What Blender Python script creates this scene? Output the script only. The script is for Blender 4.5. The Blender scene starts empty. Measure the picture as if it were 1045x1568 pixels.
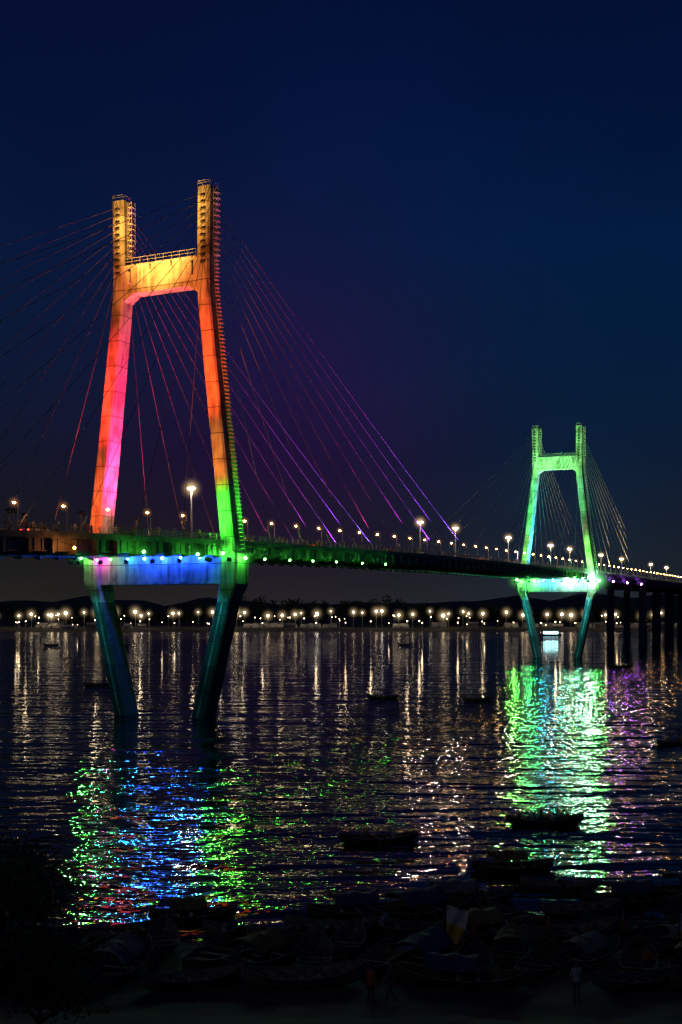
import bpy, math, random
from mathutils import Vector, Matrix, noise as mnoise
R = random.Random(7)
scene = bpy.context.scene
scene.view_settings.view_transform = 'Standard'
scene.view_settings.look = 'None'
scene.view_settings.exposure = 0

# ------------------------------------------------------------------ materials
def nmat(name):
    m = bpy.data.materials.new(name); m.use_nodes = True
    return m, m.node_tree, m.node_tree.nodes, m.node_tree.links, m.node_tree.nodes['Principled BSDF']

def pmat(name, c1, c2=None, rough=0.7, scale=3.0, metal=0.0, bump=0.0):
    m, nt, N, Lk, b = nmat(name)
    c2 = c2 or tuple(x*0.6 for x in c1)
    tc = N.new('ShaderNodeTexCoord'); nz = N.new('ShaderNodeTexNoise'); rp = N.new('ShaderNodeValToRGB')
    nz.inputs['Scale'].default_value = scale; nz.inputs['Detail'].default_value = 6
    Lk.new(tc.outputs['Object'], nz.inputs['Vector']); Lk.new(nz.outputs['Fac'], rp.inputs['Fac'])
    rp.color_ramp.elements[0].position = .35; rp.color_ramp.elements[1].position = .68
    rp.color_ramp.elements[0].color = (*c2, 1); rp.color_ramp.elements[1].color = (*c1, 1)
    Lk.new(rp.outputs['Color'], b.inputs['Base Color'])
    b.inputs['Roughness'].default_value = rough; b.inputs['Metallic'].default_value = metal
    if bump:
        bp = N.new('ShaderNodeBump'); bp.inputs['Strength'].default_value = bump
        Lk.new(nz.outputs['Fac'], bp.inputs['Height']); Lk.new(bp.outputs['Normal'], b.inputs['Normal'])
    return m

def emat(name, c, s):
    m, nt, N, Lk, b = nmat(name)
    b.inputs['Base Color'].default_value = (.8, .8, .8, 1)
    b.inputs['Emission Color'].default_value = (*c, 1); b.inputs['Emission Strength'].default_value = s
    return m

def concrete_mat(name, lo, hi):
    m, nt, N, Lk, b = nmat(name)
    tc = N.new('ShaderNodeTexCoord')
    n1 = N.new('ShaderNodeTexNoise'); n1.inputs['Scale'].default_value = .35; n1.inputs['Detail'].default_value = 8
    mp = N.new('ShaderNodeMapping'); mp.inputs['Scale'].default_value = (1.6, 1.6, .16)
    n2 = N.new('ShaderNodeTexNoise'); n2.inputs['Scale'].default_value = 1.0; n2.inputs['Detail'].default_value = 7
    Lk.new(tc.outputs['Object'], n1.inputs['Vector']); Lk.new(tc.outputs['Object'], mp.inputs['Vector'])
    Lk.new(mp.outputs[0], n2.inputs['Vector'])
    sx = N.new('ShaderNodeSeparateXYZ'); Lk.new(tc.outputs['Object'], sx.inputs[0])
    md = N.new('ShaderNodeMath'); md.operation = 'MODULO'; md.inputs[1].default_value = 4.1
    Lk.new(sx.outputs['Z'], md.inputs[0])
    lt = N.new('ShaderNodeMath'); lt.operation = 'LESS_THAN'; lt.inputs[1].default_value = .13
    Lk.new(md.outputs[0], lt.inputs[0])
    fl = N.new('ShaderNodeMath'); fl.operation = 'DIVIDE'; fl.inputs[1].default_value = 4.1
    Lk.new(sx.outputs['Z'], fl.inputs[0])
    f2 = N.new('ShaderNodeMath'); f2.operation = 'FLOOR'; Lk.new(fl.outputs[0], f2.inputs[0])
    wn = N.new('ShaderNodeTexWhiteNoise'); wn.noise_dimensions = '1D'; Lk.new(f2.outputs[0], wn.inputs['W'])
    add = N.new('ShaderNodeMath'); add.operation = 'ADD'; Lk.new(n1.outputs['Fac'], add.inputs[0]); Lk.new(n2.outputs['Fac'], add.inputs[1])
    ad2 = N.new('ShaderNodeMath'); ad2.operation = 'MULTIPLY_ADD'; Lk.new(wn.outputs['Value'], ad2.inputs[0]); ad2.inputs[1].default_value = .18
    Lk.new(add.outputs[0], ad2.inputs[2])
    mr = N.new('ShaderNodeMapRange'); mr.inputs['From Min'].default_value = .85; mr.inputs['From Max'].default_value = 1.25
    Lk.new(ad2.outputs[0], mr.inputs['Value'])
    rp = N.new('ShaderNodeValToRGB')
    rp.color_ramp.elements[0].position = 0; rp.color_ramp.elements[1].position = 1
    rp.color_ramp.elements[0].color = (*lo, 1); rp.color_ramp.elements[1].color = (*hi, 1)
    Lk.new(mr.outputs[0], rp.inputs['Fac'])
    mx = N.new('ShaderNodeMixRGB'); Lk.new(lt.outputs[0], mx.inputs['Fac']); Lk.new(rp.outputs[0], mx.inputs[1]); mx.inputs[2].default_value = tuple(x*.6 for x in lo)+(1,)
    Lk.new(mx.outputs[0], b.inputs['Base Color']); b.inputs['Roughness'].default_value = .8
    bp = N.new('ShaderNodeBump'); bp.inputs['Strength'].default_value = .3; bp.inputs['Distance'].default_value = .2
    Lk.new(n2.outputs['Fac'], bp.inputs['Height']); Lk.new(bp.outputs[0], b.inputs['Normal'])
    return m

M = {}
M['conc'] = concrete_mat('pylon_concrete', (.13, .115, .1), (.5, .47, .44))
M['concd'] = concrete_mat('shaded_pylon_concrete', (.04, .04, .043), (.1, .1, .105))  # darker copy of the pylon concrete; lower-leg shade put into the colour
M['deck'] = pmat('deck_concrete', (.34, .33, .3), (.2, .19, .18), .8, .8, bump=.2)
M['steel'] = pmat('girder_steel', (.26, .27, .26), (.15, .15, .15), .55, .7)
M['rail'] = pmat('galvanised_rail', (.5, .5, .48), (.3, .3, .29), .45, 2, metal=.3)
M['asphalt'] = pmat('asphalt', (.06, .06, .06), (.04, .04, .04), .9, 3)
M['paint'] = pmat('road_paint', (.75, .75, .7), (.5, .5, .48), .7, 5)
M['cable'] = pmat('cable_sheath', (.12, .12, .12), (.07, .07, .07), .5, 1)
M['pole'] = pmat('lamp_pole_steel', (.5, .48, .44), (.35, .33, .3), .5, 2)
M['dark'] = pmat('fixture_dark', (.05, .05, .05), (.03, .03, .03), .5, 4)
M['wood'] = pmat('boat_wood', (.09, .065, .045), (.035, .025, .018), .85, 4, bump=.4)
M['woodb'] = pmat('boat_wood_blue', (.04, .07, .11), (.02, .03, .04), .85, 4)
M['woodg'] = pmat('boat_wood_pale', (.2, .18, .14), (.08, .07, .06), .85, 3)
M['tarp'] = pmat('canopy_cloth', (.2, .19, .18), (.09, .085, .08), .9, 3, bump=.4)
M['tarpb'] = pmat('canopy_cloth_blue', (.04, .06, .12), (.02, .03, .06), .9, 3, bump=.4)
M['tarpy'] = pmat('canopy_cloth_ochre', (.22, .15, .05), (.1, .07, .03), .9, 3, bump=.4)
M['cloth'] = pmat('flag_cloth', (.7, .68, .6), (.5, .48, .4), .9, 2)
M['clothy'] = pmat('flag_cloth_yellow', (.7, .4, .05), (.5, .28, .04), .9, 2)
M['bark'] = pmat('bark', (.09, .07, .05), (.04, .03, .02), .9, 5, bump=.5)
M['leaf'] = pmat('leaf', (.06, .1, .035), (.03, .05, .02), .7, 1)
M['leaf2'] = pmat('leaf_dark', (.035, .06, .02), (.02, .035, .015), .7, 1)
M['tent'] = pmat('tent_canvas', (.6, .58, .5), (.4, .38, .33), .9, .3)
M['hut'] = pmat('plaster_wall', (.4, .36, .3), (.25, .22, .18), .9, .2)
M['skin'] = pmat('skin', (.2, .11, .07), (.16, .09, .06), .6, 4)
M['hair'] = pmat('hair', (.02, .015, .012), (.01, .01, .01), .6, 20)
M['shirt_white'] = pmat('shirt_white', (.45, .43, .41), (.33, .32, .3), .9, 6)
M['shirt_red'] = pmat('shirt_orange', (.4, .1, .03), (.25, .06, .02), .9, 6)
M['shirt_dark'] = pmat('shirt_dark', (.08, .08, .1), (.05, .05, .06), .9, 6)
M['pants'] = pmat('trousers', (.06, .06, .07), (.04, .04, .05), .9, 6)
M['rubber'] = pmat('tyre_rubber', (.03, .03, .03), (.02, .02, .02), .8, 6)
M['glass'] = pmat('window_glass', (.03, .035, .04), (.02, .02, .025), .1, 1)
M['car1'] = pmat('car_paint_white', (.6, .6, .58), (.55, .55, .53), .3, 1)
M['car2'] = pmat('car_paint_red', (.4, .04, .03), (.35, .03, .02), .3, 1)
M['e_tall'] = emat('lamp_warm_white', (1, .8, .55), 1700)
M['e_small'] = emat('lamp_orange', (1, .42, .1), 150)
M['e_far'] = emat('lamp_far_warm', (1, .74, .42), 19)
M['e_far2'] = emat('lamp_far_white', (1, .9, .75), 26)
M['e_green'] = emat('flood_green', (.08, 1, .06), 230)
M['e_mag'] = emat('flood_magenta', (1, .03, .6), 500)
M['e_blue'] = emat('flood_blue', (.012, .07, 1), 800)
M['e_cyan'] = emat('flood_cyan', (.02, .4, 1), 350)
M['e_wg'] = emat('flood_white_green', (.4, 1, .55), 900)
M['e_gs'] = emat('flood_green_strong', (.12, 1, .12), 700)
M['e_vio'] = emat('flood_violet', (.4, .08, 1), 300)
M['e_org'] = emat('flood_orange', (1, .3, .05), 300)
M['e_tail'] = emat('tail_light', (1, .03, .01), 25)
M['e_sign'] = emat('lit_hull_white', (.5, .95, 1), 3)

# ------------------------------------------------------------------ mesh builder
class MB:
    def __init__(s): s.v = []; s.f = []; s.mi = []; s.mats = []; s.sm = []
    def m(s, k):
        if k not in s.mats: s.mats.append(k)
        return s.mats.index(k)
    def add(s, vs, fs, k, smooth=False):
        o = len(s.v); s.v += [tuple(x) for x in vs]; i = s.m(k)
        for f in fs: s.f.append([a+o for a in f]); s.mi.append(i); s.sm.append(smooth)
    def box(s, c, d, k, rot=None):
        vs = []
        for x in (-.5, .5):
            for y in (-.5, .5):
                for z in (-.5, .5):
                    p = Vector((x*d[0], y*d[1], z*d[2]))
                    if rot is not None: p = rot @ p
                    vs.append(p+Vector(c))
        s.add(vs, [(0,1,3,2),(4,6,7,5),(0,4,5,1),(2,3,7,6),(0,2,6,4),(1,5,7,3)], k)
    def cyl(s, a, b, r, k, r2=None, n=6, smooth=True):
        a = Vector(a); b = Vector(b); r2 = r if r2 is None else r2
        d = (b-a).normalized(); q = d.to_track_quat('Z', 'Y').to_matrix()
        vs = []
        for p, rr in ((a, r), (b, r2)):
            for i in range(n):
                t = 2*math.pi*i/n; vs.append(p+q@Vector((math.cos(t)*rr, math.sin(t)*rr, 0)))
        s.add(vs, [(i, (i+1)%n, n+(i+1)%n, n+i) for i in range(n)], k, smooth)
        s.add(vs[:n], [tuple(range(n))[::-1]], k); s.add(vs[n:], [tuple(range(n))], k)
    def sph(s, c, r, k, n=8, m=5, sc=(1,1,1)):
        vs = [Vector(c)+Vector((0,0,r*sc[2]))]
        for j in range(1, m):
            ph = math.pi*j/m
            for i in range(n):
                t = 2*math.pi*i/n
                vs.append(Vector(c)+Vector((math.sin(ph)*math.cos(t)*r*sc[0], math.sin(ph)*math.sin(t)*r*sc[1], math.cos(ph)*r*sc[2])))
        vs.append(Vector(c)-Vector((0,0,r*sc[2])))
        fs = [(0, 1+i, 1+(i+1)%n) for i in range(n)]
        for j in range(m-2):
            a = 1+j*n; b = a+n
            fs += [(a+i, b+i, b+(i+1)%n, a+(i+1)%n) for i in range(n)]
        l = len(vs)-1; a = 1+(m-2)*n
        fs += [(a+i, l, a+(i+1)%n) for i in range(n)]
        s.add(vs, fs, k, True)
    def loft(s, loops, k, cap=True, smooth=False):
        n = len(loops[0]); vs = [p for l in loops for p in l]
        fs = [(j*n+i, j*n+(i+1)%n, (j+1)*n+(i+1)%n, (j+1)*n+i) for j in range(len(loops)-1) for i in range(n)]
        s.add(vs, fs, k, smooth)
        if cap:
            s.add(loops[0], [tuple(range(n))[::-1]], k); s.add(loops[-1], [tuple(range(n))], k)
    def mesh(s, name):
        me = bpy.data.meshes.new(name); me.from_pydata(s.v, [], s.f)
        for k in s.mats: me.materials.append(M[k])
        me.polygons.foreach_set('material_index', s.mi); me.polygons.foreach_set('use_smooth', s.sm)
        me.update(); return me
    def obj(s, name, parent=None, loc=(0,0,0), rz=0):
        return link(name, s.mesh(name), parent, loc, rz)

def link(name, me, parent=None, loc=(0,0,0), rz=0, scale=1):
    o = bpy.data.objects.new(name, me); scene.collection.objects.link(o)
    o.location = loc; o.rotation_euler = (0, 0, rz); o.scale = (scale,)*3
    if parent: o.parent = parent
    return o

# ------------------------------------------------------------------ bridge frame
OX, OY = -28.7, 189.0
ANG = -math.atan2(.415, .909)
def L2W(u, t, z): 
    c, s_ = math.cos(ANG), math.sin(ANG)
    return Vector((OX+u*c-t*s_, OY+u*s_+t*c, z))
bridge = link('cable_stayed_bridge', None, None, (OX, OY, 0), ANG)
DP = [(-300, 19.5), (-120, 23.7), (-54, 26.2), (0, 28.0), (82, 29.7), (167, 30.6), (285, 31.2), (480, 32), (1000, 32)]
def dz0(t):
    for (a, za), (b, zb) in zip(DP, DP[1:]):
        if t <= b: return za+(zb-za)*(t-a)/(b-a)
    return 32
def dz(t): return sum(dz0(t+k*6) for k in range(-4, 5))/9
HW = 12.3
ts = [-280+4*i for i in range(0, 281)]

def strip(mb, ts, u0, u1, o0, o1, k):
    loops = []
    for t in ts:
        z = dz(t); loops.append([(u0, t, z+o0), (u1, t, z+o0), (u1, t, z+o1), (u0, t, z+o1)])
    mb.loft(loops, k)
mb = MB()
strip(mb, ts, -HW, HW, -.35, 0, 'deck')
for sg in (-1, 1):
    strip(mb, ts, sg*(HW-.55)-.2, sg*(HW-.55)+.2, -1.9, -.353, 'steel')
    strip(mb, ts, sg*(HW-.55)-.45, sg*(HW-.55)+.45, -2.0, -1.903, 'steel')
    strip(mb, ts, HW-.24 if sg > 0 else -HW, HW if sg > 0 else -HW+.24, .003, .45, 'deck')
    strip(mb, ts, sg*5.0-.2, sg*5.0+.2, -1.6, -.353, 'steel')
t = -278
while t < 838:
    z = dz(t); mb.box((0, t, z-1.1), (2*HW-1.6, .3, 1.35), 'steel')
    for sg in (-1, 1):
        mb.loft([[(sg*(HW-1.0), t-.22, z-2.45), (sg*(HW-1.0), t+.22, z-2.45), (sg*(HW-1.0), t+.22, z-.36), (sg*(HW-1.0), t-.22, z-.36)],
                 [(sg*(HW+.3), t-.22, z-2.2), (sg*(HW+.3), t+.22, z-2.2), (sg*(HW+.3), t+.22, z-.5), (sg*(HW+.3), t-.22, z-.5)]], 'steel')
        for k in (1.5, 3.0):
            mb.box((sg*(HW-.3), t+k, z-1.1), (.12, .08, 1.5), 'steel')
    t += 4.5
mb.obj('deck_girder', bridge)
mb = MB()
strip(mb, ts, -8.6, 8.6, .004, .03, 'asphalt')
strip(mb, ts, -.25, .25, .034, .55, 'deck')
for u in (-8.3, 8.3): strip(mb, ts, u-.08, u+.08, .034, .04, 'paint')
for u in (-4.4, 4.4):
    for t in range(-276, 830, 12): strip(mb, [t, t+3], u-.07, u+.07, .034, .04, 'paint')
for sg in (-1, 1): strip(mb, ts, sg*8.9-.2, sg*8.9+.2, .004, .7, 'deck')
mb.obj('roadway', bridge)
mb = MB()
for sg in (-1, 1):
    u = sg*(HW-.12)
    for o in (.62, .85, 1.08, 1.3): strip(mb, ts, u-.03, u+.03, o, o+.06, 'rail')
    t = -278
    while t < 830:
        mb.box((u, t, dz(t)+.9), (.13, .13, .95), 'rail'); t += 2
mb.obj('deck_railing', bridge)

# ------------------------------------------------------------------ pylons
def sect(u, t, z, wu, wt, ch=.28):
    a, b = wu/2, wt/2
    return [(u-a+ch, t-b, z), (u+a-ch, t-b, z), (u+a, t-b+ch, z), (u+a, t+b-ch, z), (u+a-ch, t+b, z), (u-a+ch, t+b, z), (u-a, t+b-ch, z), (u-a, t-b+ch, z)]
def pylon(t0, d, dirsign):
    mb = MB()
    for sg in (-1, 1):
        lo = [(-5, 6.6, 2.5, 3.9), (0, 7.35, 2.5, 3.9), (18.6+d, 12.0, 2.4, 3.8)]
        pr = [(18.6+d, 12.0, 2.4, 3.8), (21.4+d, 13.0, 3.1, 4.3), (26.2+d, 13.1, 3.1, 4.3), (26.6+d, 12.95, 2.4, 3.9),
              (47, 10.5, 2.35, 3.5), (66, 8.35, 2.3, 3.1), (69, 8.1, 2.3, 3.0), (72, 8.05, 2.3, 2.9), (84.6, 8.2, 2.3, 2.9)]
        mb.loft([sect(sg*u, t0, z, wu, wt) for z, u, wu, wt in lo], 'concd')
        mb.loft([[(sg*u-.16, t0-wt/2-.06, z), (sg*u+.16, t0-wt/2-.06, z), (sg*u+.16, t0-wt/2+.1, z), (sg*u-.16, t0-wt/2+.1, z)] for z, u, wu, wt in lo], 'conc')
        mb.loft([sect(sg*u, t0, z, wu, wt) for z, u, wu, wt in pr], 'conc')
        for i in range(11):
            z = 72.5+i*1.05
            for s2 in (-1, 1):
                rot = Matrix.Rotation(s2*math.radians(35), 3, 'X')
                mb.box((sg*8.15, t0+s2*1.45, z), (.8, .5, .28), 'dark', rot)
    mb.loft([[(u, t0-1.25, 69.1+h), (u, t0+1.25, 69.1+h), (u, t0+1.25, 73.5), (u, t0-1.25, 73.5)] for u, h in ((-7, -1.2), (-5.4, 0), (5.4, 0), (7, -1.2))], 'conc')
    for u in (-5.9, 5.9): mb.box((u, t0-1.45, 71.6), (.5, .5, 1.9), 'conc')
    for u in (-2, 2): mb.box((u, t0-1.4, 72.9), (.35, .4, .7), 'conc')
    mb.box((0, t0, 73.6), (13.7, 3.0, .22), 'conc')
    mb.box((0, t0, 23.9+d), (23.2, 3.0, 4.3), 'conc')
    mb.box((0, t0, 21.6+d), (23.2, 3.4, .35), 'conc')
    for u in (-9, -3, 3, 9): mb.box((u, t0, 26.15+d), (1.2, 1.8, .25), 'dark')
    mb.obj('pylon', bridge)
    mb = MB()
    def rail(pts, z, h=1.1, rr=.035):
        for a, b in zip(pts, pts[1:]):
            n = max(1, int((Vector(b)-Vector(a)).length/1.4))
            for o in (.55, h): mb.cyl((a[0], a[1], z+o), (b[0], b[1], z+o), rr, 'rail', n=4)
            for i in range(n+1):
                p = Vector(a).lerp(Vector(b), i/n); mb.cyl((p[0], p[1], z), (p[0], p[1], z+h), rr, 'rail', n=4)
    rail([(-6.8, t0-1.45), (6.8, t0-1.45)], 73.7); rail([(-6.8, t0+1.45), (6.8, t0+1.45)], 73.7)
    for sg in (-1, 1):
        c = sg*8.2
        rail([(c-1.05, t0-1.35), (c+1.05, t0-1.35), (c+1.05, t0+1.35), (c-1.05, t0+1.35), (c-1.05, t0-1.35)], 84.6, .9, .025)
        mb.cyl((c+.9, t0, 84.6), (c+.9, t0, 86.4), .04, 'rail', n=4)
        for a in (0, 1):
            for b in (-.5, .5): mb.cyl((c+1.35+a*.8, t0+b, 73.7), (c+1.35+a*.8, t0+b, 84.4), .05, 'rail', n=4)
        z = 73.7
        while z < 84.2:
            mb.box((c+1.75, t0, z), (.9, 1.1, .06), 'rail')
            for b in (-.5, .5):
                mb.cyl((c+1.35, t0+b, z), (c+2.15, t0+b, z+.9), .03, 'rail', n=4)
            z += .9
    n = 74
    def lp(f):
        z = 27+d+(73.5-27-d)*f
        if z < 47: uu = 12.95+(10.5-12.95)*(z-26.6-d)/(47-26.6-d)
        else: uu = 10.5+(8.2-10.5)*(z-47)/(69-47) if z < 69 else 8.2
        return Vector((uu+1.45, t0, z))
    for i in range(n):
        a, b = lp(i/n), lp((i+1)/n)
        for q in (-.3, .3): mb.cyl(a+Vector((0, q, 0)), b+Vector((0, q, 0)), .045, 'rail', n=4)
        mb.box(a+Vector((.3, 0, 0)), (.7, .8, .08), 'rail')
        mb.cyl(a+Vector((.6, 0, 0)), b+Vector((.6, 0, 0)), .035, 'rail', n=4)
    mb.obj('pylon_ladder_and_rails', bridge)

TS = 260.0
pylon(0, 0, 1); pylon(TS, 2.9, 1)

mb = MB()
for t0 in (0, TS):
    for sg in (-1, 1):
        for i in range(10):
            za = 72.6+i*1.2
            for s2 in (-1, 1):
                t1 = t0+s2*(14+i*12.2)
                a = Vector((sg*8.15, t0+s2*1.5, za)); b = Vector((sg*(HW-.1), t1, dz(t1)+.2))
                L = (a-b).length; pts = [a.lerp(b, j/8)-Vector((0, 0, L*.008*4*(j/8)*(1-j/8))) for j in range(9)]
                for p, q in zip(pts, pts[1:]): mb.cyl(p, q, .046 if t0 == 0 else .07, 'cable', n=5)
                mb.cyl(b, b+(a-b).normalized()*3.2, .1, 'pole', n=6)
mb.obj('stay_cables', bridge)

mb = MB()
for t in (-135, -190, -245, 392, 432, 474, 516, 560, 610, 660, 720, 780):
    z = dz(t)-2.5
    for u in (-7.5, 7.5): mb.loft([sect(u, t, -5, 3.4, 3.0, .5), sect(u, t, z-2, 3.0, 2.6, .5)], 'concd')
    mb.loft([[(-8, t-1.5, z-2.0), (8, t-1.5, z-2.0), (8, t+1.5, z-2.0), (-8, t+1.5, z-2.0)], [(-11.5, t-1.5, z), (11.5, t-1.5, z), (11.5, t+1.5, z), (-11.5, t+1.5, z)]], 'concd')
mb.obj('approach_piers', bridge)

# ------------------------------------------------------------------ glow painted around the lamps as emissive volume spheres
def halomat(name, c, s):
    m = bpy.data.materials.new(name); m.use_nodes = True; N = m.node_tree.nodes; Lk = m.node_tree.links
    N.remove(N['Principled BSDF']); out = N['Material Output']
    tc = N.new('ShaderNodeTexCoord'); ln = N.new('ShaderNodeVectorMath'); ln.operation = 'LENGTH'
    Lk.new(tc.outputs['Object'], ln.inputs[0])
    sb = N.new('ShaderNodeMath'); sb.operation = 'SUBTRACT'; sb.inputs[0].default_value = 1; sb.use_clamp = True; Lk.new(ln.outputs['Value'], sb.inputs[1])
    pw = N.new('ShaderNodeMath'); pw.operation = 'POWER'; pw.inputs[1].default_value = 5; Lk.new(sb.outputs[0], pw.inputs[0])
    ml = N.new('ShaderNodeMath'); ml.operation = 'MULTIPLY'; ml.inputs[1].default_value = s; Lk.new(pw.outputs[0], ml.inputs[0])
    em = N.new('ShaderNodeEmission'); em.inputs['Color'].default_value = (*c, 1); Lk.new(ml.outputs[0], em.inputs['Strength'])
    Lk.new(em.outputs[0], out.inputs['Volume'])
    return m
_hm = {}
def halo(parent, loc, r, c, s):
    key = (c, s)
    if key not in _hm:
        b = MB(); M['_h'] = halomat('painted_halo_glow_%d' % len(_hm), c, s); b.sph((0,0,0), 1, '_h', 16, 10); _hm[key] = b.mesh('halo_sphere')
    o = link('painted_halo', _hm[key], parent, loc, 0, r); return o

# ------------------------------------------------------------------ street lamps on bridge
b = MB()
b.cyl((0,0,0), (0,0,.5), .26, 'pole', n=8); b.cyl((0,0,.5), (0,0,9.2), .2, 'pole', r2=.12, n=8)
for s in (-1, 1):
    b.cyl((0,0,8.9), (s*.45,0,9.35), .06, 'pole'); b.box((s*.5,0,9.42), (.8,.34,.14), 'dark'); b.sph((s*.42,0,9.2), .25, 'e_tall', sc=(1.1,.9,.6))
tall = b.mesh('tall_lamp')
for t in (8.2, 117.6, 145.2, 196.6, 250, 278.8, 335, 380, 457, 508):
    o = link('street_lamp', tall, None, L2W(0, t, dz(t)+.55), ANG)
    halo(o, (0,0,9.2), 2.8, (1, .64, .3), 1.4)
b = MB()
b.cyl((0,0,0), (0,0,3.3), .07, 'pole', r2=.05); b.cyl((0,0,3.2), (-.5,0,3.45), .035, 'pole'); b.box((-.6,0,3.5), (.45,.22,.1), 'dark'); b.sph((-.6,0,3.37), .17, 'e_small', sc=(1.1,1,.8))
small = b.mesh('small_lamp')
t = -106.0
while t < 560:
    if abs(t) > 3.5 and abs(t-TS) > 3.5:
        o = link('footway_lamp', small, None, L2W(HW-.3, t, dz(t)+.4), ANG)
        if t < 260: halo(o, (-.6,0,3.4), 1.2, (1, .4, .1), 1.2)
    t += 9.35

# ------------------------------------------------------------------ floodlights
def spot(pos, aim, P, col, cone, blend=.6, rad=.4, par=bridge, fix=True):
    ld = bpy.data.lights.new('flood_beam', 'SPOT'); ld.energy = P; ld.color = col; ld.spot_size = math.radians(cone); ld.spot_blend = blend; ld.shadow_soft_size = rad
    o = bpy.data.objects.new('flood_beam', ld); scene.collection.objects.link(o); o.parent = par
    o.location = pos; d = (Vector(aim)-Vector(pos)).normalized(); q = d.to_track_quat('-Z', 'Y'); o.rotation_euler = q.to_euler()
    if fix:
        b = MB(); Rm = q.to_matrix(); p = Vector(pos)-d*.45
        b.box(p, (.7, .6, .4), 'dark', Rm); b.box(p-d*.3, (.5, .4, .15), 'pole', Rm)
        b.cyl(p-d*.2, (p.x if abs(p.x) < HW else math.copysign(HW, p.x), p.y, dz(pos[1])-(.3 if abs(p.x) > HW or pos[2] < dz(pos[1]) else 0)), .06, 'pole'); b.obj('floodlight_housing', par)
GR = (.06, 1, .04); MG = (1, .012, .2)
def bulbs(lst, k, r, col=None, hr=0, hs=.5):
    b = MB()
    for u, t, z in lst:
        b.sph((u, t, z), r, k); b.box((u, t, z+r+.12), (.5, .5, .14), 'dark')
        b.cyl((u, t, z+r+.1), (u if abs(u) < HW else math.copysign(HW-.2, u), t, z+r+.6), .04, 'dark')
        if hr: halo(bridge, (u, t, z), hr, col, hs)
    b.obj('floodlight_lens', bridge)
# near pylon
spot((-1, -36, 31), (0, 0, 85), 900000, (1, .5, .08), 20, .7)
spot((-1, -35, 31), (0, 0, 75), 230000, (1, .22, .02), 27, .8)
spot((-5, -28, 31), (-10, 0, 54), 260000, (1, .05, .02), 30, .9)
spot((5, -28, 31), (9.5, 0, 58), 250000, (1, .09, .012), 28, .9)
spot((-8, -17, 30.5), (-12, 0, 36), 32000, (1, .12, .02), 60, .9)
spot((4, -1, 30.5), (-10, 0, 48), 120000, MG, 90, .8)
spot((8, -19, 30.5), (11.8, 0, 43), 34000, (1, .25, .03), 34, .9)
spot((11, -11, 30.5), (12.6, 0, 32.5), 22000, GR, 66, .9)
spot((16.5, 3, 27.5), (10.5, 0, 52), 16000, GR, 60, .9)
# far pylon
f = TS
spot((0, f-36, 33), (0, f, 79), 320000, (.22, 1, .10), 28, .5)
spot((-3, f-30, 33), (-2, f, 55), 190000, (.05, 1, .18), 46, .8)
spot((0, f-17, 33), (-12, f, 38), 40000, (.12, 1, .1), 70, .9)
spot((9, f-14, 33), (12.5, f, 38), 40000, (.12, 1, .1), 70, .9)
spot((4, f-1, 33), (-10, f, 50), 120000, (0, .4, .85), 100, .8)
# below deck, near
bulbs([(-13.9, -3.6, 25.9), (13.2, -3.8, 26.1), (15.6, -1.0, 25.4)], 'e_green', .22, (.1, 1, .1), 2.6, .5)
bulbs([(-8.4, -3.0, 25.6)], 'e_green', .11, (.1, 1, .1), 2.0, .5)
bulbs([(14.3, -27, 25.2), (14.3, -13, 25.5)], 'e_green', .18, (.1, 1, .1), 2.0, .5)
bulbs([(-11.2, -2.9, 25.5)], 'e_mag', .15, (1, .05, .6), 1.6, .5)
bulbs([(-5.4, -2.5, 25.6)], 'e_cyan', .13)
bulbs([(u, -2.5, 25.6) for u in (-2.2, 1.2, 4.6, 8.2)], 'e_blue', .2, (.1, .3, 1), 1.6, .4)
bulbs([(14.2, t, dz(t)-2.5) for t in (8, 17, 26, 36, 48, 60)], 'e_green', .15)
bulbs([(14.2, -42, dz(-42)-1.6)], 'e_org', .14)
# below deck, far
bulbs([(13.6, f-4.2, 28.9), (4.5, f-3.6, 28.9)], 'e_wg', .36, (.4, 1, .6), 9, .4)
bulbs([(-14.2, f-3.8, 28.9), (-7.8, f-3.4, 28.5), (15.6, f-1, 28.2)], 'e_gs', .3, (.15, 1, .2), 6, .35)
bulbs([(u, f-2.8, 28.5) for u in (-4.5, -1, 8)], 'e_cyan', .3)
bulbs([(14.2, f+t, dz(f+t)-2.5) for t in (-34, -22)], 'e_green', .25)
bulbs([(14.2, f+t, dz(f+t)-2.5) for t in (30, 58, 90)], 'e_vio', .3)
# added river-facing spots below the deck edge, to strengthen reflections on the water
for u, c, P in ((-13.5, (.1, 1, .1), 4000), (-9, (.03, .8, .3), 1500), (-4, (.02, .25, 1), 3000), (1, (.02, .12, 1), 3600), (6, (.03, .3, 1), 2400), (11.5, GR, 2600), (15, (.1, 1, .05), 2600)):
    spot((u, -5, 24.9), (u+18, -33, 14), P, c, 100, .7, .25)
for u, c, P in ((-14.5, (.12, 1, .08), 15000), (-9, (.05, .9, .2), 7000), (-3, (.02, .45, .3), 2000), (3, (.03, .6, .35), 3000), (9, (.25, 1, .4), 10000), (13, (.5, 1, .65), 19000), (15.5, (.1, 1, .15), 8000)):
    spot((u, f-6, 27.9), (u+7, f-34, 20), P, c, 80, .8, .5)
# downlights washing the lower legs
for t0, z0, P in ((0, 24.6, 3800), (TS, 27.5, 26000)):
    for sg in (-1, 1):
        spot((sg*12.6, t0-7.5, z0), (sg*9.5, t0-1, 9), P, (.02, .6, .6), 60, .9, .25)
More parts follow.
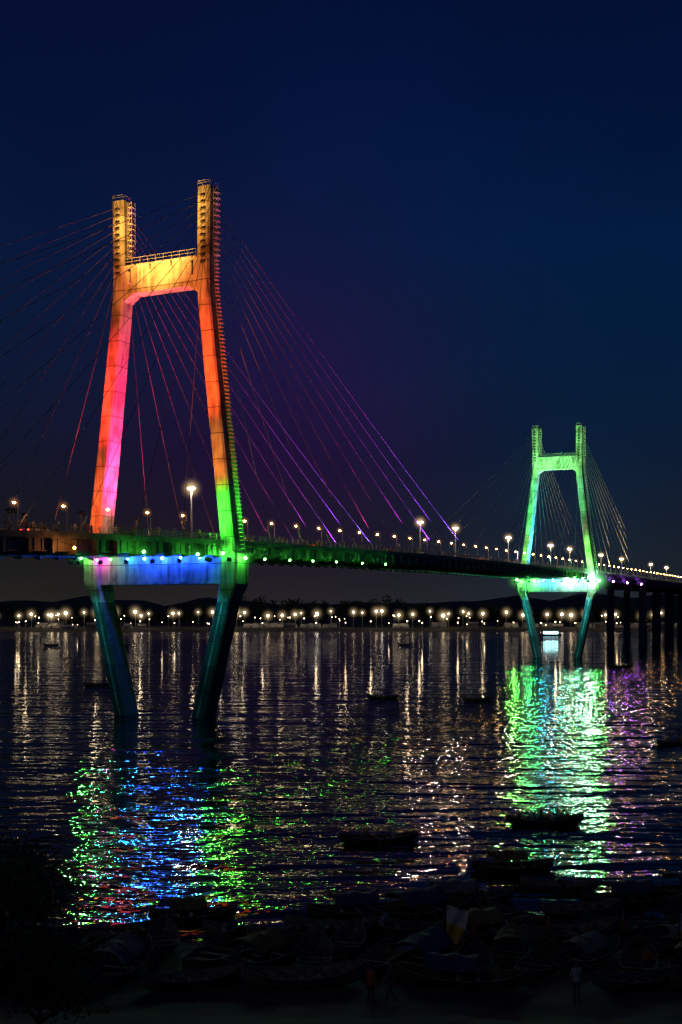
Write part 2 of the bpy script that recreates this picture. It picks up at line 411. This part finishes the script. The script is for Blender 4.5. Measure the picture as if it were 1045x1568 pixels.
# colour washes up the stays
for t, c, P in ((20, (1, .04, .05), 12000), (38, (1, .03, .1), 15000), (56, (.9, .03, .4), 24000), (74, (.6, .03, .8), 46000), (92, (.35, .05, 1), 100000), (112, (.25, .08, 1), 130000)):
    for u in (10.6, -10.6):
        spot((u, t, dz(t)+.8), (u*.75, t-7, dz(t)+16), P, c, 95, .9, .2)
for t, c, P in ((-100, (.5, .5, .8), 70000), (-60, (.3, .9, .6), 80000), (-30, (.2, 1, .5), 60000), (35, (1, .75, .35), 80000), (75, (1, .7, .3), 90000)):
    spot((10.6, f+t, dz(f+t)+.8), (8, f+t*.8, 50), P, c, 85, .9, .2)

# ------------------------------------------------------------------ people
def person_mesh(name, seated, shirt, stride=0.0):
    V = []; E = []; Rr = []
    def a(p, r, par=None):
        V.append(Vector(p)); Rr.append(r)
        if par is not None: E.append((par, len(V)-1))
        return len(V)-1
    dzv = -.5 if seated else 0
    pel = a((0,0,.95+dzv), .13); sp = a((0,.01,1.14+dzv), .115, pel); ch = a((0,.01,1.34+dzv), .135, sp)
    nk = a((0,.01,1.49+dzv), .055, ch); hb = a((0,-.005,1.57+dzv), .075, nk); hd = a((0,0,1.65+dzv), .088, hb); a((0,.005,1.71+dzv), .065, hd)
    a((0,-.105,1.61+dzv), .014, hb)
    for s in (-1, 1):
        a((s*.085,.005,1.62+dzv), .018, hb)
        sh = a((s*.18,.01,1.41+dzv), .062, ch)
        if seated: el = a((s*.25,-.08,1.15+dzv), .043, sh); wr = a((s*.17,-.32,1.05+dzv), .03, el); dirv = Vector((-s*.1,-1,-.1)).normalized()
        else: el = a((s*.24,.03+s*stride*.1,1.13), .043, sh); wr = a((s*.25,-.05+s*stride*.2,.89), .03, el); dirv = Vector((0,-.15,-1)).normalized()
        pm = a(V[wr]+dirv*.06, .032, wr)
        side = Vector((0,1,0)) if not seated else Vector((1,0,0))
        for i, ln in enumerate((.07,.08,.075,.06)):
            k0 = a(V[pm]+dirv*.03+side*(i-1.5)*.02, .0095, pm); k1 = a(V[k0]+dirv*ln*.5+Vector((-s*.008,0,0)), .009, k0); a(V[k1]+dirv*ln*.5+Vector((-s*.02,0,0)), .008, k1)
        th = a(V[wr]+dirv*.04-side*.035, .011, wr); a(V[th]+dirv*.04-side*.02, .009, th)
        hp = a((s*.095,0,.9+dzv), .095, pel)
        if seated: kn = a((s*.13,-.42,.47), .06, hp); an = a((s*.12,-.44,.09), .04, kn)
        else: kn = a((s*.1,-.03-s*stride*.25,.5), .06, hp); an = a((s*.1,.02-s*stride*.5+(0.05 if stride else 0),.09), .04, kn)
        a(V[an]+Vector((0,-.15,-.045)), .033, an)
    me = bpy.data.meshes.new(name+'_sk'); me.from_pydata(V, E, []); o = bpy.data.objects.new(name+'_sk', me); scene.collection.objects.link(o)
    md = o.modifiers.new('s', 'SKIN'); sv = me.skin_vertices[0].data
    for i, r in enumerate(Rr): sv[i].radius = (r, r)
    sv[0].use_root = True
    o.modifiers.new('u', 'SUBSURF').levels = 1
    bpy.context.view_layer.update()
    out = bpy.data.meshes.new_from_object(o.evaluated_get(bpy.context.evaluated_depsgraph_get()))
    bpy.data.objects.remove(o); out.name = name
    out.materials.clear()
    for k in ('skin', 'hair', shirt, 'pants'): out.materials.append(M[k])
    for p in out.polygons:
        c = p.center; z = c.z-dzv; p.use_smooth = True
        if z > 1.685 or (z > 1.57 and c.y > .03): i = 1
        elif z > 1.48: i = 0
        elif abs(c.x) > .19 and z < 1.12 and not seated: i = 0
        elif seated and c.y < -.2 and c.z > .52: i = 0
        elif z > .93 and (not seated or c.y > -.2): i = 2
        elif c.z < .07: i = 1
        else: i = 3
        p.material_index = i
    return out
PM = {('st', k): person_mesh('standing_'+k, False, k) for k in ('shirt_white', 'shirt_red', 'shirt_dark')}
PM[('wk', 'shirt_dark')] = person_mesh('walking', False, 'shirt_dark', .5)
PM[('wk', 'shirt_white')] = person_mesh('walking_w', False, 'shirt_white', .5)
for k in ('shirt_white', 'shirt_red', 'shirt_dark'): PM[('si', k)] = person_mesh('seated_'+k, True, k)
seats = [PM[('si', k)] for k in ('shirt_white', 'shirt_dark', 'shirt_dark', 'shirt_red')]

PP = random.Random(21)
stand = [k for k in PM if k[0] != 'si']
for t in (-53,-51.6,-50.8,-49.2,-48.3,-46.6,-45.5,-44.7,-42,-38.6,-36,-34.8,-30,-28.8,-26,-23.4,-20,-18.8,-15,-12.4,-9,-7.8,7,18,19.1,29,34,45,52,66):
    k = PP.choice(stand)
    link('pedestrian', PM[k], None, L2W(PP.uniform(11.4, 11.9), t, dz(t)+.004), ANG+PP.choice((0, math.pi/2, math.pi/2, math.pi, -.6)), PP.uniform(.97, 1.07))

# ------------------------------------------------------------------ vehicles
def car_mesh(k):
    b = MB()
    prof = [(-2.1,.45),(-2.15,.75),(-2.0,.95),(-1.3,1.0),(-.75,1.42),(.9,1.45),(1.55,1.0),(2.05,.92),(2.12,.6),(2.05,.35),(-2.0,.35)]
    b.loft([[(x*(.82 if z > 1.1 else 1), y, z) for y, z in prof] for x in (-.86, -.8, .8, .86)], k)
    for s in (-1, 1):
        b.loft([[(s*.72, -1.15, 1.03), (s*.72,-.7,1.34), (s*.72,.85,1.37), (s*.72,1.35,1.03)], [(s*.875,-1.15,1.03),(s*.74,-.7,1.34),(s*.74,.85,1.37),(s*.875,1.35,1.03)]], 'glass')
        for y in (-1.3, 1.35): b.cyl((s*.72, y, .32), (s*.9, y, .32), .32, 'rubber', n=14); b.cyl((s*.9, y, .32), (s*.91, y, .32), .18, 'pole', n=10)
        b.box((s*.65, -2.13, .75), (.3, .06, .14), 'e_tail')
        b.box((s*.62, 2.12, .68), (.3, .06, .14), 'paint')
    b.loft([[(-.62,-1.32,1.02),(.62,-1.32,1.02),(.58,-.82,1.38),(-.58,-.82,1.38)],[(-.62,-1.34,1.03),(.62,-1.34,1.03),(.58,-.84,1.4),(-.58,-.84,1.4)]], 'glass')
    return b.mesh('car')
cars = [car_mesh('car1'), car_mesh('car2')]
for i, (t, u, fl) in enumerate(((-40, 6.5, 0), (-14, 2.5, 0), (15, 6.5, 0), (42, 6.8, 0), (57, 2.8, 0), (80, 6.6, 0), (-58, -3, 1), (30, -6, 1), (110, -3, 1), (150, 6.5, 0))):
    link('car', cars[i % 2], None, L2W(u, t, dz(t)+.03), ANG+(math.pi if fl else 0))

# ------------------------------------------------------------------ bank profile
BP = [(-400, 17), (-5, 15.6), (0, 15.3), (20, 8.6), (38, 2.2), (50, .85), (58, .25), (61, .0), (68, -.5), (90, -3)]
def bankz(y):
    for (a, za), (c, zc) in zip(BP, BP[1:]):
        if y <= c: return za+(zc-za)*(y-a)/(c-a)
    return -3
def groundz(x, y):
    nz = mnoise.noise(Vector((x*.12, y*.15, 0)))*.35+mnoise.noise(Vector((x*.5, y*.5, 3)))*.08 if 30 < y < 85 else 0
    return bankz(y+(3*mnoise.noise(Vector((x*.06, 1.3, 0))) if 45 < y < 85 else 0))+nz*.6

# ------------------------------------------------------------------ boats
def boat_mesh(L, B, k, canopy=None, oars=True):
    b = MB(); n = 14; outer = []; inner = []
    for i in range(n+1):
        x = -1+2*i/n; w = B*max(.03, (1-abs(x)**2.4))**.75; sh = .42+.5*abs(x)**2.6; kz = -.25+.55*abs(x)**4; X = x*L/2
        outer.append([(X, -w, sh), (X, -w*.82, sh*.35), (X, -w*.35, kz), (X, w*.35, kz), (X, w*.82, sh*.35), (X, w, sh)])
        w2 = max(.01, w-.06); inner.append([(X*.98, -w2, sh), (X*.98, -w2*.8, sh*.35+.05), (X*.98, -w2*.35, kz+.08), (X*.98, w2*.35, kz+.08), (X*.98, w2*.8, sh*.35+.05), (X*.98, w2, sh)])
    for lp in (outer, inner):
        vs = [p for l in lp for p in l]
        b.add(vs, [(j*6+i, j*6+i+1, (j+1)*6+i+1, (j+1)*6+i) for j in range(n) for i in range(5)], k, False)
    for s in (0, 5):
        for j in range(n):
            p, q = Vector(outer[j][s]), Vector(outer[j+1][s]); b.cyl(p+Vector((0,0,.02)), q+Vector((0,0,.02)), .045, 'woodg', n=5)
    for x in (-.62, -.35, -.05, .25, .55):
        w = B*(1-abs(x)**2.4)**.75; b.box((x*L/2, 0, .32), (.28, 2*w-.2, .05), 'wood')
    b.box((0,0,.0), (L*.7, B*.7, .04), 'wood')
    b.cyl((L/2*.97,0,.7), (L/2*1.04,0,1.3), .05, 'wood', n=5)
    if oars:
        for s in (-1, 1):
            b.cyl((.3,s*.3,.7), (-.5,s*(B+1.6),.05), .03, 'woodg', n=5); b.box((-.55,s*(B+1.75),.0), (.18,.45,.03), 'woodg', Matrix.Rotation(.3*s, 3, 'X'))
            b.cyl((.1,s*B*.98,.4), (.1,s*B*.98,.68), .03, 'wood', n=5)
    if canopy:
        c0, c1, m = -.25*L, .12*L, 8
        for X in (c0, (c0+c1)/2, c1):
            pts = [Vector((X, -B*.93*math.cos(math.pi*i/m), .46+1.15*math.sin(math.pi*i/m)**.7)) for i in range(m+1)]
            for p, q in zip(pts, pts[1:]): b.cyl(p, q, .03, 'wood', n=4)
        rows = []
        for j in range(9):
            X = c0-.15+(c1-c0+.3)*j/8
            rows.append([Vector((X+.08*math.sin(i*1.7), -B*.96*math.cos(math.pi*(.1+.8*i/m)), .51+(1.15+.09*math.sin(j*2.1+i)-.12*math.sin(math.pi*((j/4)%1)))*math.sin(math.pi*(.1+.8*i/m))**.7)) for i in range(m+1)])
        vs = [p for r in rows for p in r]
        b.add(vs, [(j*(m+1)+i, j*(m+1)+i+1, (j+1)*(m+1)+i+1, (j+1)*(m+1)+i) for j in range(8) for i in range(m)], canopy, True)
    return b.mesh('boat')
BM = [boat_mesh(6.6, 1.05, 'wood'), boat_mesh(7.4, 1.15, 'woodb', 'tarp'), boat_mesh(6.2, 1.0, 'woodg'), boat_mesh(7.8, 1.2, 'wood', 'tarpb'), boat_mesh(5.6, .95, 'woodb', None, False), boat_mesh(6.4, 1.1, 'wood', 'tarpy', False), boat_mesh(6.0, 1.0, 'woodg', None, False)]
def boat(i, x, y, rz, crew=0, z=0, sc=1.0):
    e = link('rowing_boat', BM[i], None, (x, y, z), rz, sc)
    for j in range(crew):
        X = -2.4+4.8*(j//2+.5)/max(1, (crew+1)//2)+R.uniform(-.15, .15)
        st = (j % 5 == 4)
        link('passenger_%d' % (j+1), PM[('st', 'shirt_dark')] if st else R.choice(seats), e, (X, (.4 if j % 2 else -.4), .02 if st else 0.0), R.choice((math.pi/2, -math.pi/2, math.pi/2))+R.uniform(-.4, .4))
    return e
for a in ((0, 8.3, 227.5, .05, 8, -.05, .95), (2, 26.2, 224, -.1, 7, -.05, .85), (0, 16.3, 93, .04, 12, 0, .95), (4, 42.5, 149, .5, 4), (0, 85.6, 356, .1, 4, 0, 1.2), (0, -147, 590, .1, 2, 0, 1.2), (0, -108, 571, 0, 3, 0, 1.2),
          (0, 2.8, 86, .15, 4, -.05, .9), (0, -56, 268, .1, 3), (0, 33, 600, 0, 2, 0, 1.2)): boat(*a)
fleet = [(-16.2,57,.4),(-12.6,57.5,-.3),(-8.2,64.5,.15),(-4.9,60.6,-.25),(-2.3,57.5,.9),(1.1,65.5,.2),(3.2,62,-.4),(5.9,59,.8),(7.0,68,.1),(9.4,64.5,-.9),(11.3,76.5,.1),
         (13.4,71.5,-.2),(11.8,59.8,.3),(17.2,68,.1),(15.0,61.5,-.5),(18.6,64,1.2),(17.0,56.5,.2),(-20.5,59,.2),(8.2,56,1.3),(-8.8,57.5,1.7),(.3,58,1.4),(21.5,70,.3),
         (-15.0,52.5,1.2),(-12.2,53.5,1.0),(-10.0,52.2,1.35),(-5.9,54.6,1.2),(-3.6,53.8,.9),(-1.2,54.4,1.5),(1.6,54.0,1.25),(4.0,54.6,1.0),(6.2,53.4,1.4),(9.0,53.2,1.1),(11.6,54.8,.8),(13.6,53.0,1.3),(16.0,52.6,1.0),
         (-6.4,50.0,.3),(-1.6,50.2,.15),(5.2,50.2,-.2),(12.6,49.6,.25),(15.8,50.2,.6),(-13.4,49.2,.2),(-17.0,55.5,.9),(7.4,60.8,.3),(-.6,61.8,-.1),(13.6,65.8,.2),(4.6,65.4,.5),(19.8,60.2,.4),(-11.0,60.4,.5)]
for i, (x, y, rz) in enumerate(fleet):
    z = max(-.05, groundz(x, y)+.18)
    boat([1,0,5,2,6,3,4,0][i % 8], x, y, rz, R.choice((0,0,2,3)) if y > 58 else R.choice((0,0,1)), z, R.uniform(.72, .92))
b = MB()
n = 10; lp = []
for i in range(n+1):
    x = -1+2*i/n; w = 2.2*max(.04, 1-abs(x)**3)**.7; X = x*8; lp.append([(X,-w,1.3+.5*abs(x)**3),(X,-w*.7,-.3),(X,w*.7,-.3),(X,w,1.3+.5*abs(x)**3)])
b.loft(lp, 'woodg'); b.box((0,0,2.3), (10,3.4,1.9), 'e_sign'); b.box((0,0,3.6), (11,4,.2), 'tent')
for x in (-4.9,-2.5,0,2.5,4.9):
    for s in (-1,1): b.box((x,s*1.75,2.4), (.2,.16,2.3), 'dark')
b.obj('passenger_launch', None, (148, 820, 0), .1)

for x, y, k, rz in ((9.6, 47.4, ('st','shirt_white'), .3), (1.2, 46.9, ('st','shirt_red'), 2.6), (2.0, 47.4, ('wk','shirt_dark'), -1.2), (-8.2, 51.0, ('st','shirt_dark'), .8)):
    link('person', PM[k], None, (x, y, groundz(x, y)), rz)

b = MB(); b.cyl((0,0,0), (0,0,3.2), .035, 'wood')
m = 8; vs = []
for i in range(m+1):
    for j in range(m+1):
        vs.append(Vector((.03+1.1*i/m*(1-.35*j/m)+.05, .12*math.sin(i*1.1+j*.7), 3.15-1.7*j/m-.35*i/m)))
b.add(vs, [(i*(m+1)+j, i*(m+1)+j+1, (i+1)*(m+1)+j+1, (i+1)*(m+1)+j) for i in range(m) for j in range(m//2)], 'cloth', True)
b.add(vs, [(i*(m+1)+j, i*(m+1)+j+1, (i+1)*(m+1)+j+1, (i+1)*(m+1)+j) for i in range(m) for j in range(m//2, m)], 'clothy', True)
fm = b.mesh('flag')
link('flag', fm, None, (5.1, 57, -.5), 0)
link('flag', fm, None, (16.0, 55, -.4), .6)

# ------------------------------------------------------------------ bank, far land, water
xs = [-600, -300, -150, -80]+[-60+1.0*i for i in range(121)]+[80, 150, 300, 600]
ys = [-400, -200, -60, -20, 0, 10, 20]+[26+.8*i for i in range(66)]+[90]
vs = [(x, y, groundz(x, y)) for y in ys for x in xs]
nx = len(xs)
M['mud'] = pmat('river_bank_mud', (.085, .06, .05), (.025, .02, .018), .95, .6, bump=.6)
b = MB(); b.add(vs, [(j*nx+i, j*nx+i+1, (j+1)*nx+i+1, (j+1)*nx+i) for j in range(len(ys)-1) for i in range(nx-1)], 'mud', True); b.obj('river_bank')

b = MB()
ys2 = [985, 1000, 1012, 1030, 1100, 1500, 6000]; zs2 = [-2, .1, 2.2, 3.0, 3.5, 4, 4]
xs2 = [-5000, -2000]+[-1000+20*i for i in range(101)]+[2000, 5000]
vs = [(x, y+(8*mnoise.noise(Vector((x*.01, 0, 0))) if y < 1050 else 0), z+(.6*mnoise.noise(Vector((x*.03, y*.03, 0))) if 1005 < y < 1200 else 0)) for y, z in zip(ys2, zs2) for x in xs2]
nx = len(xs2); M['farmud'] = pmat('far_bank_earth', (.09, .08, .06), (.04, .035, .03), .95, .05)
b.add(vs, [(j*nx+i, j*nx+i+1, (j+1)*nx+i+1, (j+1)*nx+i) for j in range(len(ys2)-1) for i in range(nx-1)], 'farmud', True); b.obj('far_river_bank')
# low hills
b = MB(); rowv = []
hx = [-2600+26*i for i in range(201)]
for j, y in enumerate((2300, 2500, 2750, 3000)):
    for x in hx:
        h = 26+26*mnoise.noise(Vector((x*.0024, 2.2, 0)))+10*mnoise.noise(Vector((x*.011, 7.1, 0)))+3*mnoise.noise(Vector((x*.05, 1.1, 0)))
        rowv.append((x, y+20*mnoise.noise(Vector((x*.01, j, 0))), (3, max(5, h), max(5, h*1.5), 3)[j]))
b.add(rowv, [(j*201+i, j*201+i+1, (j+1)*201+i+1, (j+1)*201+i) for j in range(3) for i in range(200)], 'farmud', True); b.obj('distant_hills')

wm, nt, N, Lk, bs = nmat('river_water')
bs.inputs['Base Color'].default_value = (.004, .009, .014, 1); bs.inputs['Roughness'].default_value = .02; bs.inputs['IOR'].default_value = 1.333
tc = N.new('ShaderNodeTexCoord')
cur = None
for sc, det, rot, st, w in ((.04, 2, .06, 3.4, 6.5), (.15, 2, .1, 2.8, 1.9), (.42, 1, -.3, 1.5, .72), (.95, 1, .35, 1.1, .40)):
    mp = N.new('ShaderNodeMapping'); mp.inputs['Rotation'].default_value = (0, 0, rot); mp.inputs['Scale'].default_value = (1, st, 1)
    Lk.new(tc.outputs['Object'], mp.inputs['Vector'])
    nz = N.new('ShaderNodeTexNoise'); nz.inputs['Scale'].default_value = sc; nz.inputs['Detail'].default_value = det; Lk.new(mp.outputs[0], nz.inputs['Vector'])
    ml = N.new('ShaderNodeMath'); ml.operation = 'MULTIPLY'; ml.inputs[1].default_value = w; Lk.new(nz.outputs['Fac'], ml.inputs[0])
    if cur is None: cur = ml
    else:
        a1 = N.new('ShaderNodeMath'); a1.operation = 'ADD'; Lk.new(cur.outputs[0], a1.inputs[0]); Lk.new(ml.outputs[0], a1.inputs[1]); cur = a1
bp = N.new('ShaderNodeBump'); bp.inputs['Strength'].default_value = 1; bp.inputs['Distance'].default_value = .15
Lk.new(cur.outputs[0], bp.inputs['Height']); Lk.new(bp.outputs[0], bs.inputs['Normal'])
M['water'] = wm
b = MB(); b.add([(-5000, 40, 0), (5000, 40, 0), (5000, 1010, 0), (-5000, 1010, 0)], [(0,1,2,3)], 'water'); b.obj('river_water')

# ------------------------------------------------------------------ far bank lamps, tents, huts, trees
fl = link('distant_street_lamps', None)
b = MB(); x = -400.0
while x < 400:
    y = R.uniform(1016, 1050); z = R.uniform(13.5, 18); k = R.choice(('e_far', 'e_far', 'e_far2')); r = R.choice((.55, .7, .85, 1.0, 1.35))
    b.cyl((x, y, 2), (x, y, z+.6), .2, 'pole'); b.cyl((x, y, z+.6), (x, y-1.5, z+1), .12, 'pole'); b.sph((x, y-1.6, z), r, k, 6, 4)
    halo(fl, (x, y-1.6, z), 4+5*r, (1, .72, .38), .22)
    x += R.choice((5, 8, 12, 15, 20))
for i in range(150):
    x = R.uniform(-450, 450); y = R.uniform(1014, 1120); z = R.uniform(5, 14); b.cyl((x, y, 2), (x, y, z), .12, 'pole', n=4); b.sph((x, y-.3, z), R.uniform(.25, .5), 'e_far', 6, 4)
b.obj('lamps', fl)
for i in range(46):
    x = R.uniform(-380, 390); y = R.uniform(1015, 1080); w = R.uniform(6, 14); d = R.uniform(5, 9); h = R.uniform(2.5, 4.5)
    b = MB()
    if i % 3:
        b.loft([[(s, -d/2, 0), (s, d/2, 0), (s, d/2, h*.6), (s, 0, h*1.2), (s, -d/2, h*.6)] for s in (-w/2, w/2)], 'tent'); b.box((0, -d/2-.05, h*.28), (1.4, .1, h*.5), 'dark')
        for s in (-1, 1): b.cyl((s*w/2, 0, 0), (s*w/2, 0, h*1.35), .08, 'wood')
        b.obj('canvas_tent', None, (x, y, 2.2), R.uniform(-.2, .2))
    else:
        b.box((0, 0, h/2), (w, d, h), 'hut'); b.loft([[(s, -d/2-.5, h), (s, d/2+.5, h), (s, 0, h+1.8)] for s in (-w/2-.4, w/2+.4)], 'steel')
        for s in (-.3, .3): b.box((s*w, -d/2-.03, h*.55), (1.1, .06, 1.0), 'dark')
        b.box((0, -d/2-.03, 1.05), (1, .06, 2.1), 'dark'); b.obj('hut', None, (x, y, 2.2), R.uniform(-.2, .2))
def leafquad(mb, c, s, k):
    d = Vector((R.gauss(0,1), R.gauss(0,1), R.gauss(0,1))).normalized(); e = d.orthogonal().normalized(); g = d.cross(e)
    c = Vector(c); mb.add([c-e*s, c-g*s*.5, c+e*s, c+g*s*.5], [(0,1,2,3)], k)
b = MB()
x = -620.0
while x < 640:
    y = R.uniform(1130, 1230); H = R.uniform(13, 24)+11*mnoise.noise(Vector((x*.012, 5, 0)))
    if -90 < x < 40: H += 8
    b.cyl((x, y, 2), (x, y, H*.6), .7, 'bark', r2=.3, n=5)
    cl = [(x+R.gauss(0, H*.3), y+R.gauss(0, 3), H*R.uniform(.3, .92), R.uniform(2.8, 5.6)) for _ in range(10)]
    for cx, cy, cz, cr in cl:
        for _ in range(34):
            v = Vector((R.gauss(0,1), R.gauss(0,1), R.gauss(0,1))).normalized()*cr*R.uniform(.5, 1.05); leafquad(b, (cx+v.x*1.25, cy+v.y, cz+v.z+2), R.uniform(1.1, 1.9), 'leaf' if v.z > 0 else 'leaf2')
    x += R.uniform(6, 13)
b.obj('distant_tree_line')
def tree(x, y, z, H, W, nm='riverside_tree'):
    b = MB(); tips = []
    def br(p, d, ln, r, lv):
        q = p+d*ln; b.cyl(p, q, r, 'bark', r2=r*.65, n=6)
        if lv == 0: tips.append(q); return
        for _ in range(3):
            nd = (d+Vector((R.gauss(0,.5), R.gauss(0,.5), R.gauss(.15,.35)))).normalized(); br(q, nd, ln*R.uniform(.6,.85), r*.6, lv-1)
        tips.append(q)
    br(Vector((0,0,-.3)), Vector((.05,0,1)), H*.3, H*.03, 4)
    for t_ in tips:
        if t_.z < H*.25: continue
        cr = R.uniform(.45, 1.05)*W
        for _ in range(34):
            v = Vector((R.gauss(0,.5), R.gauss(0,.5), R.gauss(0,.42)))*cr; leafquad(b, t_+v, R.uniform(.06, .14), R.choice(('leaf', 'leaf2')))
    b.obj(nm, None, (x, y, z))
tree(-12.4, 40, 1.6, 9.4, 1.1); tree(-13.4, 44, 1.2, 8.0, 1.2); tree(-10.6, 40.5, 1.6, 4.6, .9, 'shrub')

# ------------------------------------------------------------------ world
w = bpy.data.worlds.new('World'); scene.world = w; w.use_nodes = True; N = w.node_tree.nodes; Lk = w.node_tree.links; bg = N['Background']
tc = N.new('ShaderNodeTexCoord'); nr = N.new('ShaderNodeVectorMath'); nr.operation = 'NORMALIZE'; Lk.new(tc.outputs['Generated'], nr.inputs[0])
sx = N.new('ShaderNodeSeparateXYZ'); Lk.new(nr.outputs[0], sx.inputs[0])
rp = N.new('ShaderNodeValToRGB'); Lk.new(sx.outputs['Z'], rp.inputs['Fac'])
cr = rp.color_ramp
stops = [(0, (.017, .0195, .0225)), (.03, (.0115, .0145, .0195)), (.07, (.0072, .0112, .0215)), (.13, (.0038, .0105, .031)), (.2, (.0016, .0125, .043)), (.3, (.0009, .0118, .052)), (.4, (.0009, .0072, .042)), (.5, (.001, .0042, .030)), (1, (.001, .003, .015))]
cr.elements[0].position = 0; cr.elements[0].color = (*stops[0][1], 1); cr.elements[1].position = 1; cr.elements[1].color = (*stops[-1][1], 1)
for p, c in stops[1:-1]:
    e = cr.elements.new(p); e.color = (*c, 1)
def dirv(az, el): az, el = math.radians(az), math.radians(el); return (math.sin(az)*math.cos(el), math.cos(az)*math.cos(el), math.sin(el))
cur = rp.outputs['Color']
for az, el, n, c in ((-2.5, 10, 120, (.010, -.003, .014)), (10.5, 4, 260, (0, .005, .012)), (-13, 9, 30, (.002, -.003, -.010))):
    dt = N.new('ShaderNodeVectorMath'); dt.operation = 'DOT_PRODUCT'; dt.inputs[1].default_value = dirv(az, el); Lk.new(nr.outputs[0], dt.inputs[0])
    mx = N.new('ShaderNodeMath'); mx.operation = 'MAXIMUM'; mx.inputs[1].default_value = 0; Lk.new(dt.outputs['Value'], mx.inputs[0])
    pw = N.new('ShaderNodeMath'); pw.operation = 'POWER'; pw.inputs[1].default_value = n; Lk.new(mx.outputs[0], pw.inputs[0])
    sc = N.new('ShaderNodeVectorMath'); sc.operation = 'SCALE'; sc.inputs[0].default_value = c; Lk.new(pw.outputs[0], sc.inputs['Scale'])
    ad = N.new('ShaderNodeVectorMath'); ad.operation = 'ADD'; Lk.new(cur, ad.inputs[0]); Lk.new(sc.outputs[0], ad.inputs[1]); cur = ad.outputs[0]
nz = N.new('ShaderNodeTexNoise'); nz.inputs['Scale'].default_value = 3.5; nz.inputs['Detail'].default_value = 5; Lk.new(nr.outputs[0], nz.inputs['Vector'])
mr = N.new('ShaderNodeMapRange'); mr.inputs['From Min'].default_value = .3; mr.inputs['From Max'].default_value = .7; mr.inputs['To Min'].default_value = .85; mr.inputs['To Max'].default_value = 1.12; Lk.new(nz.outputs['Fac'], mr.inputs['Value'])
sc = N.new('ShaderNodeVectorMath'); sc.operation = 'SCALE'; Lk.new(cur, sc.inputs[0]); Lk.new(mr.outputs[0], sc.inputs['Scale'])
Lk.new(sc.outputs[0], bg.inputs['Color']); bg.inputs['Strength'].default_value = 1

sl = bpy.data.lights.new('foreground_fill', 'SUN'); sl.energy = .04; sl.angle = math.radians(2); sl.color = (1, .93, .9)  # weak sun added to lift the dark foreground
so = bpy.data.objects.new('foreground_fill', sl); scene.collection.objects.link(so); so.rotation_euler = (math.radians(50), 0, math.radians(-30))

cam = bpy.data.cameras.new('camera'); co = bpy.data.objects.new('camera', cam); scene.collection.objects.link(co)
co.location = (0, 0, 17); co.rotation_euler = (math.radians(90), 0, 0)
cam.sensor_fit = 'VERTICAL'; cam.sensor_height = 36; cam.lens = 40.87; cam.shift_y = 153/1568; cam.clip_end = 20000; cam.clip_start = .2
scene.camera = co
